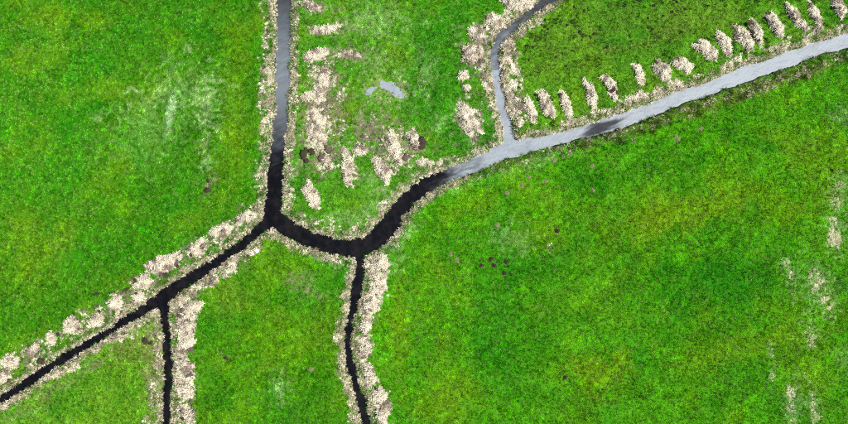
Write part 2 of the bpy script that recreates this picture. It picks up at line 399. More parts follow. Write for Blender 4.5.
def link(name, data, parent=None, loc=(0, 0, 0), **props):
    o = bpy.data.objects.new(name, data)
    COL.objects.link(o)
    o.location = loc
    o.parent = parent
    for k, v in props.items():
        o[k] = v
    return o

# ---------------------------------------------------------------- ground: one sheet, fine where the camera looks, growing coarser out to the horizon
def axis_coords(half, step):
    a = np.arange(-half, half + step / 2, step)
    ext = half + np.cumsum(step * 1.35 ** np.arange(1, 32))
    ext = ext[ext < 4200]
    return np.concatenate([-ext[::-1], a, ext])
gx = axis_coords(68, .2); gy = axis_coords(38, .2)
GX, GY = np.meshgrid(gx, gy)
fx, fy = GX.ravel(), GY.ravel()
gd = ditch_dist(fx, fy)
far = sstep(80, 110, np.maximum(np.abs(fx), np.abs(fy) * 1.5))
gz = terrain_z(fx, fy, gd) * (1 - far)
sm, st = straw_mask(fx, fy)
sm = np.maximum(sm, fringe(fx, fy, gd))
past = pasture_colour(fx, fy)
PALE = np.array((.345, .313, .228)); BROWN = np.array((.10, .075, .055)); SOIL = np.array((.040, .032, .018))
g_rgb = past * .6 * np.array((.85, 1, .6)) + SOIL * .06
litter = np.array((.13, .105, .075)) * (1 - st[:, None]) + np.array((.06, .045, .036)) * st[:, None]
g_rgb = g_rgb + (sm[:, None] * .8) * (litter - g_rgb)
wet = (1 - sstep(.05, .32, gd + (fbm(fx, fy, .7, 201, 3) - .5) * .5))[:, None] * (1 - far[:, None])
g_rgb = g_rgb + wet * (np.array((.018, .014, .011)) - g_rgb)
nx, ny = len(gx), len(gy)
ii = (np.arange(ny - 1)[:, None] * nx + np.arange(nx - 1)[None, :]).ravel()
g_me = mesh_from('ground', np.stack([fx, fy, gz], 1), np.stack([ii, ii + 1, ii + nx + 1, ii + nx], 1), M_GROUND, True)
col_attr(g_me, 'gcol', g_rgb)
link('ground', g_me, kind='structure', label='green pasture ground cut by drainage ditches')

# ---------------------------------------------------------------- water
def sky_sheen_at(x, y):  # where the sky's reflection is painted into the water colour
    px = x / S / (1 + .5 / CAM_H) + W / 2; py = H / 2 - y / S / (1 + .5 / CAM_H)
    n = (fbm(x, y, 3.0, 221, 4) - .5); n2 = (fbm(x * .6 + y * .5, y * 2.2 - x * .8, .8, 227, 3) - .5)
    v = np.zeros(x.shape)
    # main ditch: sky reflection painted in east of the bend, dark to the west
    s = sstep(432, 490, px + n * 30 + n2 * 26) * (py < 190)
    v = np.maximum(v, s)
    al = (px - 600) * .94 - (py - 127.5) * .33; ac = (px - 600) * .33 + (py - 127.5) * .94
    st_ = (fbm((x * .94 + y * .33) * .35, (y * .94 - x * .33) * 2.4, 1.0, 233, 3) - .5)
    hole = np.exp(-(al / 31) ** 2 - ((ac - 1.0) / 6.5) ** 2)  # dark gap in the painted reflection, drawn out along the ditch
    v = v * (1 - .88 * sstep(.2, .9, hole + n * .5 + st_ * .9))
    # north ditch: painted sky reflection above its bend
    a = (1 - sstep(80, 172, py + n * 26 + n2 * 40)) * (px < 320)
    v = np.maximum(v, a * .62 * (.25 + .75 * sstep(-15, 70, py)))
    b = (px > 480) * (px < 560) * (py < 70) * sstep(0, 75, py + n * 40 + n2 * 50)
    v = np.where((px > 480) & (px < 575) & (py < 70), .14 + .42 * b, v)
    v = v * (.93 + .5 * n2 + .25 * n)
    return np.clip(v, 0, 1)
wx = np.arange(-68, 68.01, .16); wy = np.arange(-38, 38.01, .16)
WX, WY = np.meshgrid(wx, wy)
wfx, wfy = WX.ravel(), WY.ravel()
wd = ditch_dist(wfx, wfy)
nwx = len(wx)
wi = (np.arange(len(wy) - 1)[:, None] * nwx + np.arange(nwx - 1)[None, :]).ravel()
quads = np.stack([wi, wi + 1, wi + nwx + 1, wi + nwx], 1)
keep = (wd[quads].min(1) < .12)
quads = quads[keep]
used, inv = np.unique(quads, return_inverse=True)
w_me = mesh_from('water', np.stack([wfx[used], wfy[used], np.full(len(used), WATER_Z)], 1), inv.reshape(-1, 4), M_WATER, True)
sa = w_me.attributes.new('sky_sheen', 'FLOAT', 'POINT')
sa.data.foreach_set('value', sky_sheen_at(wfx[used], wfy[used]).astype(np.float32))
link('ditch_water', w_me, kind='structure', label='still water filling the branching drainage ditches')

ppx = np.arange(X(355), X(412), .12); ppy = np.arange(Y(105), Y(72), .12)
PX, PY = np.meshgrid(ppx, ppy)
pfx, pfy = PX.ravel(), PY.ravel()
pdist = puddle_dist(pfx, pfy)
pn = len(ppx)
pi_ = (np.arange(len(ppy) - 1)[:, None] * pn + np.arange(pn - 1)[None, :]).ravel()
pq = np.stack([pi_, pi_ + 1, pi_ + pn + 1, pi_ + pn], 1)
pq = pq[pdist[pq].min(1) < .25]
used, inv = np.unique(pq, return_inverse=True)
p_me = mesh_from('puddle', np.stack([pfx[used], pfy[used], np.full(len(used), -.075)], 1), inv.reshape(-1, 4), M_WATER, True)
pa = p_me.attributes.new('sky_sheen', 'FLOAT', 'POINT'); pa.data.foreach_set('value', np.full(len(used), 1.0, dtype=np.float32))  # whole puddle carries the painted sky reflection
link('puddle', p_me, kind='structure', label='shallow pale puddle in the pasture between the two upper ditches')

# ---------------------------------------------------------------- scattered ground cover (nobody could count it)
def blades_mesh(name, n, radius, length, width, lean, mat, seed):
    r = np.random.default_rng(seed)
    a = r.uniform(0, 2 * math.pi, n); rr = radius * np.sqrt(r.uniform(0, 1, n)); az = a + r.normal(0, .8, n)
    L = length * r.uniform(.55, 1.15, n); wv = width * r.uniform(.7, 1.3, n)
    ln = np.clip(r.normal(lean, .25, n), .05, 1.45)
    bx, by = rr * np.cos(a), rr * np.sin(a)
    ux, uy = np.cos(az), np.sin(az); vx, vy = -uy, ux
    l1 = ln * .6; l2 = np.minimum(ln * 1.25, 1.55)
    mx_, my_, mz = bx + ux * np.sin(l1) * L * .5, by + uy * np.sin(l1) * L * .5, np.cos(l1) * L * .5
    tx, ty, tz = mx_ + ux * np.sin(l2) * L * .5, my_ + uy * np.sin(l2) * L * .5, mz + np.cos(l2) * L * .5
    V = np.stack([np.stack([bx - vx * wv / 2, by - vy * wv / 2, 0 * bx - .02], 1), np.stack([bx + vx * wv / 2, by + vy * wv / 2, 0 * bx - .02], 1),
                  np.stack([mx_ + vx * wv / 2, my_ + vy * wv / 2, mz], 1), np.stack([mx_ - vx * wv / 2, my_ - vy * wv / 2, mz], 1), np.stack([tx, ty, tz], 1)], 1).reshape(-1, 3)
    i = np.arange(n) * 5
    F = np.concatenate([np.stack([i, i + 1, i + 2], 1), np.stack([i, i + 2, i + 3], 1), np.stack([i + 3, i + 2, i + 4], 1)])
    return mesh_from(name, V, F, mat)

def stalks_arrays(cx, cy, cz, L, wd_, az, tilt, sag):
    """thin lying stalks, each a two-segment folded strip"""
    ux, uy = np.cos(az) * np.cos(tilt), np.sin(az) * np.cos(tilt); uz = np.sin(tilt)
    vx, vy = -np.sin(az), np.cos(az)
    P = []
    for s, dz in ((-.5, 0), (0, sag), (.5, 0)):
        for q in (-.5, .5):
            P.append(np.stack([cx + ux * L * s + vx * wd_ * q, cy + uy * L * s + vy * wd_ * q, cz + uz * L * s + dz], 1))
    V = np.stack(P, 1).reshape(-1, 3)
    i = np.arange(len(cx)) * 6
    F = np.concatenate([np.stack([i, i + 2, i + 3, i + 1], 1), np.stack([i + 2, i + 4, i + 5, i + 3], 1)])
    return V, F

def litter_mesh(name, n, radius, length, width, mat, seed):
    r = np.random.default_rng(seed)
    a = r.uniform(0, 2 * math.pi, n); rr = radius * np.sqrt(r.uniform(0, 1, n))
    V, F = stalks_arrays(rr * np.cos(a), rr * np.sin(a), r.uniform(.01, .08, n), length * r.uniform(.5, 1.3, n), width * r.uniform(.7, 1.4, n),
                         r.normal(0, 1.1, n), r.normal(0, .14, n), r.uniform(0, .03, n))
    return mesh_from(name, V, F, mat)

def scatter(name, protos, pos, rot, scl, tint, idx, **props):
    coll = bpy.data.collections.new(name + '_kinds')
    for k, me in enumerate(protos):
        coll.objects.link(bpy.data.objects.new('%s_kind_%d' % (name, k), me))
    me = mesh_from(name, pos, [])
    col_attr(me, 'tint', tint)
    a = me.attributes.new('rot', 'FLOAT_VECTOR', 'POINT'); a.data.foreach_set('vector', rot.astype(np.float32).ravel())
    a = me.attributes.new('scl', 'FLOAT_VECTOR', 'POINT'); a.data.foreach_set('vector', scl.astype(np.float32).ravel())
    a = me.attributes.new('idx', 'INT', 'POINT'); a.data.foreach_set('value', idx.astype(np.int32))
    o = link(name, me, **props)
    ng = bpy.data.node_groups.new(name + '_scatter', 'GeometryNodeTree')
    ng.interface.new_socket('Geometry', in_out='INPUT', socket_type='NodeSocketGeometry')
    ng.interface.new_socket('Geometry', in_out='OUTPUT', socket_type='NodeSocketGeometry')
    N = ng.nodes
    gi, go = N.new('NodeGroupInput'), N.new('NodeGroupOutput')
    ci = N.new('GeometryNodeCollectionInfo'); ci.inputs['Collection'].default_value = coll; ci.inputs['Separate Children'].default_value = True; ci.inputs['Reset Children'].default_value = True
    iop = N.new('GeometryNodeInstanceOnPoints'); iop.inputs['Pick Instance'].default_value = True
    def named(nm, tp):
        q = N.new('GeometryNodeInputNamedAttribute'); q.data_type = tp; q.inputs['Name'].default_value = nm
        return [s for s in q.outputs if s.enabled][0]
    e2r = N.new('FunctionNodeEulerToRotation')
    ng.links.new(named('rot', 'FLOAT_VECTOR'), e2r.inputs[0])
    ng.links.new(gi.outputs[0], iop.inputs['Points'])
    ng.links.new(ci.outputs[0], iop.inputs['Instance'])
    ng.links.new(e2r.outputs[0], iop.inputs['Rotation'])
    ng.links.new(named('scl', 'FLOAT_VECTOR'), iop.inputs['Scale'])
    ng.links.new(named('idx', 'INT'), iop.inputs['Instance Index'])
    ng.links.new(iop.outputs[0], go.inputs[0])
    md = o.modifiers.new('scatter', 'NODES'); md.node_group = ng
    return o

HX, HY = 66.0, 36.0
def jittered(step):
    x = np.arange(-HX, HX, step); y = np.arange(-HY, HY, step)
    A, B = np.meshgrid(x, y)
    A = A.ravel() + RNG.uniform(-.5, .5, A.size) * step * 1.3; B = B.ravel() + RNG.uniform(-.5, .5, B.size) * step * 1.3
    return A, B

def tilt_rot(n, t):
    return np.stack([RNG.normal(0, t, n), RNG.normal(0, t, n), RNG.uniform(0, 2 * math.pi, n)], 1)

# where the moles have been (pixels, radius, old?)
MOLES = [
    (491, 259, 2.3, 0, 'fresh dark molehill, topmost of the close cluster of five'), (481, 265.5, 2.1, 0, 'fresh dark molehill, leftmost of the close cluster of five'), (494, 265.5, 2.2, 0, 'fresh dark molehill in the middle of the close cluster of five'), (506, 262, 2.4, 0, 'fresh dark molehill, rightmost of the close cluster of five'), (504, 273, 2.4, 0, 'fresh dark molehill, lowest of the close cluster of five'),
    (557, 231, 2.6, 0, 'lone dark molehill upper right of the cluster of five'), (832, 170.5, 2, 0, 'lone dark molehill near the right picture edge'), (565, 377.5, 2.2, 0, 'lone dark molehill low in the large right field'),
    (226, 358, 2, 0, 'dark molehill beside a straw wisp right of the lower-left branch ditch'),
    (580, 32, 2.4, 0, 'largest dark molehill in the olive field above the wide ditch, left half'), (594, 34, 1.9, 0, 'dark molehill just right of the largest one in the olive field above the wide ditch'), (584, 11, 1.8, 0, 'dark molehill high above the largest one in the olive field above the wide ditch'), (567, 25, 1.9, 0, 'dark molehill upper left of the largest one in the olive field above the wide ditch'), (548, 29, 1.8, 0, 'dark molehill left of the largest one, level with it, near the curved ditch'), (607, 47, 2.4, 0, 'dark molehill on a mossy streak above the fourth and fifth reed heaps'), (574, 7, 1.7, 0, 'uppermost dark molehill in the left half of the olive field'), (653.5, 6, 2, 0, 'leftmost of the dark molehills near the top edge above the sixth reed heap'), (672, 12, 2.3, 0, 'largest dark molehill near the top edge above the ninth reed heap'), (685, 9, 1.9, 0, 'rightmost dark molehill in the olive field above the wide ditch, near the top edge'), (663, 16, 1.8, 0, 'dark molehill between and below the two largest ones at the top edge'), (648, 18, 1.6, 0, 'lowest of the dark molehills near the top edge above the sixth reed heap'), (533, 47, 1.7, 0, 'dark molehill right of the straw band at the middle of the curved ditch'), (556, 57, 1.7, 0, 'dark molehill in the grass above the second reed heap from the fork'), (529, 60, 1.6, 0, 'leftmost dark molehill in the olive field, close to the curved ditch straw'), (545, 20, 1.6, 0, 'small dark molehill nearest the straw on the inner bend of the curved ditch'), (566, 66, 1.6, 0, 'lowest dark molehill in the olive field, just above the third reed heap'), (677, 2, 1.8, 0, 'dark molehill at the very top edge, right half of the olive field'),
    (145, 341, 3.4, 0, 'wide dark soil heap under the fork, in the lower-left triangle field'), (151, 343, 2.2, 0, 'small dark soil heap right of the wide one in the lower-left triangle field'),
    (207, 190, 2.8, 0, 'dark soil heap in the grass left of the north ditch'), (208, 181, 1.8, 0, 'smaller dark soil heap above another one left of the north ditch'),
    (126, 289.5, 3.2, 0, 'dark ridge at the grass side of the south-western bank, right one'), (112, 293, 2.6, 0, 'dark ridge at the grass side of the south-western bank, middle one'), (96, 294, 3, 0, 'dark ridge at the grass side of the south-western bank, left one'), (184, 251, 2.4, 0, 'dark soil ridge above the muddy narrowing of the bank straw'),  # low dark strips along the upper side of the bank straw
    (405, 218, 3.4, 1, 'grey soil patch on the outer bank of the main bend'),
    (554, 160, 2.6, 1, 'faded grey molehill closest to the main ditch in the band below it'), (592, 166, 2.4, 1, 'faded grey molehill right of and level with the one closest to the main ditch'), (529, 177, 2.1, 1, 'faded grey molehill, left of a near pair below the main ditch'), (546, 181, 2.2, 1, 'faded grey molehill, right of a near pair below the main ditch'), (522, 186, 2.3, 1, 'faded grey molehill just below the near pair under the main ditch'), (507, 193, 2.4, 1, 'lower left end of the band of faded grey molehills below the main ditch'), (593, 190, 2.3, 1, 'lower right end of the band of faded grey molehills below the main ditch'), (497, 225, 2.4, 1, 'lone faded grey molehill midway between the main ditch and the dark cluster'),
    (677, 137.5, 2.8, 1, 'faded grey molehill left of another just below the wide ditch bank'), (701, 128.5, 2.2, 1, 'faded grey molehill right of another just below the wide ditch bank'),
    (457, 260, 2.4, 1, 'faded grey molehill left of the dark cluster of five, lower one'), (451, 254, 2, 1, 'faded grey molehill left of the dark cluster of five, upper one'),
    (292, 282, 2.2, 1, 'faded grey molehill, second of the diagonal line in the lower middle field'), (291, 274, 1.9, 1, 'faded grey molehill, upper end of the diagonal line in the lower middle field'), (307, 290, 2.4, 1, 'faded grey molehill, third of the diagonal line in the lower middle field'), (320, 297, 2.2, 1, 'faded grey molehill, lower right end of the diagonal line in the lower middle field'), (311, 369, 2.4, 1, 'lone faded grey molehill low in the field between the two lower ditches'),
]

# meadow grass tufts
tx, ty = jittered(.18)
td = ditch_dist(tx, ty); tsm, tst = straw_mask(tx, ty); tsm = np.maximum(tsm, fringe(tx, ty, td)); tp = puddle_dist(tx, ty)
thin = fbm(tx, ty, 1.3, 301, 4)
ok = (td > .28) & (RNG.uniform(0, 1, tx.size) > tsm * 1.08) & (tp + RNG.uniform(-.3, .3, tx.size) > .0) & (thin + RNG.uniform(-.2, .2, tx.size) > .25)
tx, ty, td, tsm = tx[ok], ty[ok], td[ok], tsm[ok]
keepm = np.ones(tx.size, dtype=bool)
for mx0, my0, r_, old, lab in MOLES:
    keepm &= np.hypot(tx - X(mx0), ty - Y(my0)) > r_ * S * (.3 if 'ridge' in lab else .75 if old else 1.2)
tx, ty, td, tsm = tx[keepm], ty[keepm], td[keepm], tsm[keepm]
tz = terrain_z(tx, ty, td)
rgb = pasture_colour(tx, ty)
n = tx.size
br = np.exp(RNG.normal(0, .32, n) + (fbm(tx, ty, .40, 311, 2) - .5) * 2.3 + .07)
br = np.minimum(br, 2.6)
px_ = tx / S + W / 2; py_ = H / 2 - ty / S
def lay(deg, seed):                          # the sward leans and lies in faint drawn-out streaks
    c_, s_ = math.cos(math.radians(deg)), math.sin(math.radians(deg))
    return fbm((tx * c_ + ty * s_) / 5.5, -tx * s_ + ty * c_, .9, seed, 3) - .5
low = py_ > np.where(px_ < 272, line(DITCH_C, 0, px_), line(DITCH_M, 0, px_))
streak = np.where(low & (px_ > line(DITCH_E, 1, py_)), lay(42, 341), np.where(low, lay(88, 343), lay(62, 347)))
br *= np.exp(streak * 1.1)
rgb = rgb * br[:, None]
yel = (RNG.uniform(0, 1, n) < .12 * (.3 + 1.6 * fbm(tx, ty, 4, 315, 3)))
rgb[yel] = rgb[yel] * .3 + np.array((.20, .32, .07)) * .7
dk = (RNG.uniform(0, 1, n) < .10)
rgb[dk] *= .45
px_ = tx / S + W / 2; py_ = H / 2 - ty / S
f4 = (px_ > line(DITCH_B, 1, py_)) & (py_ < line(DITCH_M, 0, px_)) & (px_ > 272)
rush = f4 & (fbm(tx, ty, .9, 321, 2) > .70)
rgb[rush] = np.array((.030, .055, .014)) * np.exp(RNG.normal(0, .3, rush.sum()))[:, None]
edge = (td < 1.0)
rgb[edge] = rgb[edge] * .75 + np.array((.12, .15, .05)) * .25
lush = fbm(tx, ty, 3.0, 331, 3)
s0 = RNG.uniform(.75, 1.25, n) * (.85 + .3 * lush)
scl = np.stack([s0, s0, s0 * RNG.uniform(.7, 1.3, n) * np.where(rush, 1.5, 1)], 1)
tufts = [blades_mesh('grass_tuft', 20, .10, .12, .030, .75, M_BLADE, 1), blades_mesh('grass_tuft', 16, .09, .15, .028, .95, M_BLADE, 2),
         blades_mesh('grass_tuft', 22, .11, .10, .034, .55, M_BLADE, 3), blades_mesh('grass_tuft', 14, .07, .16, .028, 1.1, M_BLADE, 4)]
scatter('meadow_grass', tufts, np.stack([tx, ty, tz], 1), tilt_rot(n, .12), scl, rgb, RNG.integers(0, 4, n),
        kind='stuff', label='mottled green meadow grass covering the fields', category='grass')

# dry reed litter on the banks
lx, ly = jittered(.22)
ld = ditch_dist(lx, ly); lsm, lst = straw_mask(lx, ly)
lfr = fringe(lx, ly, ld)
stub = lfr > lsm
lsm = np.maximum(lsm, lfr)
ok = (lsm * 1.05 > RNG.uniform(0.08, 1, lx.size)) & (ld > -.02)
lx, ly, ld, lsm, lst, stub = lx[ok], ly[ok], ld[ok], lsm[ok], lst[ok], stub[ok]
lz = terrain_z(lx, ly, ld)
n = lx.size
bn = np.clip(lst * 1.1 + (fbm(lx, ly, 1.1, 351, 4) - .51) * 5 + RNG.normal(0, .2, n), 0, 1)[:, None]
lrgb = (PALE * 1.2 * (1 - bn) + BROWN * bn) * np.exp(RNG.normal(0, .24, n))[:, None]
drk = RNG.uniform(0, 1, n) < .05 + .22 * sstep(.5, .66, fbm(lx, ly, 1.2, 357, 3))
lrgb[drk] = np.array((.03, .023, .018)) * np.exp(RNG.normal(0, .3, drk.sum()))[:, None]
worn = (lx > X(760)) & (ly < Y(100))
lrgb[worn] = lrgb[worn] * .45 + np.array((.25, .28, .11)) * .55
lrgb[stub] = lrgb[stub] * .5 + np.array((.31, .285, .19)) * .5
s0 = RNG.uniform(.7, 1.3, n) * (.5 + .6 * lsm) * np.where(stub, .8, 1) * np.where(worn, .8, 1)
lit = [litter_mesh('reed_litter', 10, .17, .36, .024, M_STALK_I, 11), litter_mesh('reed_litter', 8, .15, .50, .022, M_STALK_I, 12), litter_mesh('reed_litter', 11, .18, .28, .026, M_STALK_I, 13)]
scatter('reed_litter', lit, np.stack([lx, ly, lz + .01], 1), tilt_rot(n, .16), np.stack([s0, s0, s0 * RNG.uniform(.6, 1.6, n)], 1), lrgb, RNG.integers(0, 3, n),
        kind='stuff', label='pale dry reed litter strewn along the ditch banks', category='straw')

# longer bank grass hanging at the water's edge
ex_, ey_ = jittered(.3)
ed = ditch_dist(ex_, ey_)
px_ = ex_ / S + W / 2; py_ = H / 2 - ey_ / S
south = (px_ > 560) & (py_ > line(DITCH_M, 0, px_))
ok = (ed > .05) & (ed < np.where(south, 2.3, 1.1)) & (RNG.uniform(0, 1, ex_.size) < np.where(south, .75 * sstep(.38, .6, fbm(ex_, ey_, 1.1, 361, 3)), .62))
ex_, ey_, ed = ex_[ok], ey_[ok], ed[ok]
esm, _t = straw_mask(ex_, ey_)
n = ex_.size
dry = RNG.uniform(0, 1, n) < (.25 + .6 * esm)
ergb = pasture_colour(ex_, ey_) * .62 + np.array((.03, .035, .012)) * .38
ergb[dry] = np.array((.34, .30, .20))
px_ = ex_ / S + W / 2; py_ = H / 2 - ey_ / S
south = (px_ > 560) & (py_ > line(DITCH_M, 0, px_))
ergb[south & ~dry] *= .5
ergb *= np.exp(RNG.normal(0, .3, n))[:, None]
s0 = RNG.uniform(.7, 1.3, n)
scatter('bank_grass', [blades_mesh('bank_tuft', 24, .14, .42, .028, .9, M_BLADE, 21), blades_mesh('bank_tuft', 18, .1, .5, .026, 1.05, M_BLADE, 22)],
        np.stack([ex_, ey_, terrain_z(ex_, ey_, ed)], 1), tilt_rot(n, .2), np.stack([s0, s0, s0], 1), ergb, RNG.integers(0, 2, n),
        kind='stuff', label='long half dry grass fringing the ditch edges', category='grass')

# ---------------------------------------------------------------- heaps of mown reed, mud and molehills
def lump_mesh(name, mat, seed, flat=.6):
    """an uneven smear of dredged mud: a dozen crumbly lumps of different size run together"""
    bm = bmesh.new()
    r = random.Random(seed)
    el = r.uniform(.6, 1.0)
    for q in range(24):
        t, d = r.uniform(0, 6.28), r.uniform(0, .95) * (0 if q == 0 else 1.0)
        sz = r.uniform(.45, .6) if q == 0 else r.uniform(.10, .34) * (1.25 - .6 * d)
        res = bmesh.ops.create_icosphere(bm, subdivisions=2, radius=sz)
        sq = Vector((r.uniform(.7, 1.4), r.uniform(.7, 1.4), flat * r.uniform(.6, 1.2)))
        for v in res['verts']:
            k = r.uniform(.6, 1.3)
            v.co = Vector((v.co.x * sq.x * k + d * math.cos(t), v.co.y * sq.y * k + d * math.sin(t) * el, v.co.z * sq.z * k))
    me = bpy.data.meshes.new(name); bm.to_mesh(me); bm.free()
    me.materials.append(mat)
    return me
CLODS = [lump_mesh('mud_clod', M_PEAT, 50 + k, .55) for k in range(3)] + [lump_mesh('mud_clod', M_MUDBROWN, 60 + k, .5) for k in range(3)]

def tz1(x, y):
    return float(terrain_z(np.array([x]), np.array([y]))[0])

HEAP_GROUP = 'heaps of mown reed on the banks'
def reed_heap(label, x0, y0, x1, y1, hw, height=.38, brown=.12, clods=(), seed=0):
    """a raked heap of mown reed: a lumpy matted mound with loose stalks; clods: (x px, y px, r px, 0 dark / 1 brown)"""
    r = np.random.default_rng(1000 + seed)
    height *= 1.2
    ax, ay, bx, by = X(x0), Y(y0), X(x1), Y(y1)
    cx, cy = (ax + bx) / 2, (ay + by) / 2
    half = math.hypot(bx - ax, by - ay) / 2
    ang = math.atan2(by - ay, bx - ax)
    ra, rb = half + hw * S * .35, hw * S
    base = tz1(cx, cy)
    ca, sa_ = math.cos(ang), math.sin(ang)
    bend = r.uniform(-.16, .16)
    ph = r.uniform(0, 6.28, 6)
    nr, na = 13, 60
    rho, th = np.meshgrid(np.linspace(0, 1, nr), np.linspace(0, 2 * math.pi, na, endpoint=False), indexing='ij')
    def outline(t):
        return .96 + .16 * np.sin(2 * t + ph[0]) + .12 * np.sin(3 * t + ph[1]) + .10 * np.sin(5 * t + ph[2]) + .07 * np.sin(9 * t + ph[3]) + .05 * np.sin(14 * t + ph[4])
    def shape(rh, t):
        sq = (np.abs(np.cos(t)) ** 3 + np.abs(np.sin(t)) ** 3) ** (-1 / 3)     # a blunt-ended oblong
        u = ra * rh * np.cos(t) * sq * outline(t); v = rb * rh * np.sin(t) * sq * outline(t + .8)
        v = v + bend * (u * u / max(ra, .1))
        x = u * ca - v * sa_; y = u * sa_ + v * ca
        n1 = fbm(x + cx, y + cy, .9, 400 + seed, 4)
        z = height * (1 - rh ** 2.2) * (-.15 + 1.75 * n1 + 1.3 * (fbm(x + cx, y + cy, .42, 450 + seed, 2) - .25)) - .07 * sstep(.45, .62, n1)
        return x, y, z
    x, y, z = shape(rho, th)
    gz_ = terrain_z((x + cx).ravel(), (y + cy).ravel()).reshape(x.shape) - base
    z = z + gz_ - .035 * (rho > .95)
    V = np.stack([x, y, z], -1).reshape(-1, 3)
    F = []
    for i in range(nr - 1):
        for j in range(na):
            k = (j + 1) % na
            F.append((i * na + j, (i + 1) * na + j, (i + 1) * na + k, i * na + k))
    me = mesh_from('reed_heap', V, F, M_MOUND, True)
    bn = np.clip(brown * 1.2 + (fbm((x + cx).ravel(), (y + cy).ravel(), .8, 500 + seed, 4) - .51) * 4.5, 0, 1)[:, None]
    col_attr(me, 'tint', PALE * .7 * (1 - bn) + BROWN * .8 * bn)
    o = link('reed_heap', me, None, (cx, cy, base), label=label, category='reed heap', group=HEAP_GROUP)
    area = math.pi * ra * rb
    ns = int(60 + area * 120)
    rh = np.sqrt(r.uniform(0, 1.0, ns)); t = r.uniform(0, 2 * math.pi, ns)
    sx, sy, sz = shape(np.minimum(rh, 1.06), t)
    gz_ = terrain_z(sx + cx, sy + cy) - base
    az = ang + math.pi / 2 + r.normal(0, .9, ns)
    V, F = stalks_arrays(sx, sy, np.maximum(sz, 0) + gz_ + r.uniform(.01, .09, ns), r.uniform(.25, .75, ns), r.uniform(.026, .046, ns), az, r.normal(0, .3, ns), r.uniform(0, .05, ns))
    sm_ = mesh_from('stalks', V, F, M_STALK)
    bn = np.clip(brown + (fbm(sx + cx, sy + cy, .7, 500 + seed, 4) - .52) * 4.8 + r.normal(0, .12, ns), 0, 1)[:, None]
    col_attr(sm_, 'tint', np.repeat((PALE * 1.1 * (1 - bn) + BROWN * bn) * np.exp(r.normal(0, .2, ns))[:, None], 6, 0))
    link('stalks', sm_, o, kind='stuff')
    for q, (kx, ky, kr, br_) in enumerate(clods):
        wx_, wy_ = X(kx), Y(ky)
        for e in range(2 if kr > 3 else 1):
            sc = kr * S * r.uniform(.75, 1.0)
            dx, dy = r.normal(0, kr * S * .42), r.normal(0, kr * S * .42)
            c = link('mud_clod', CLODS[3 * br_ + int(r.integers(0, 3))], o)
            d2 = math.hypot(wx_ + dx - cx, wy_ + dy - cy)
            c.location = (wx_ + dx - cx, wy_ + dy - cy, tz1(wx_ + dx, wy_ + dy) - base + height * (.55 if br_ else .8))
            c.rotation_euler = (0, 0, r.uniform(0, 6.28)); c.scale = (sc * r.uniform(.8, 1.3), sc, sc * .8)
    return o

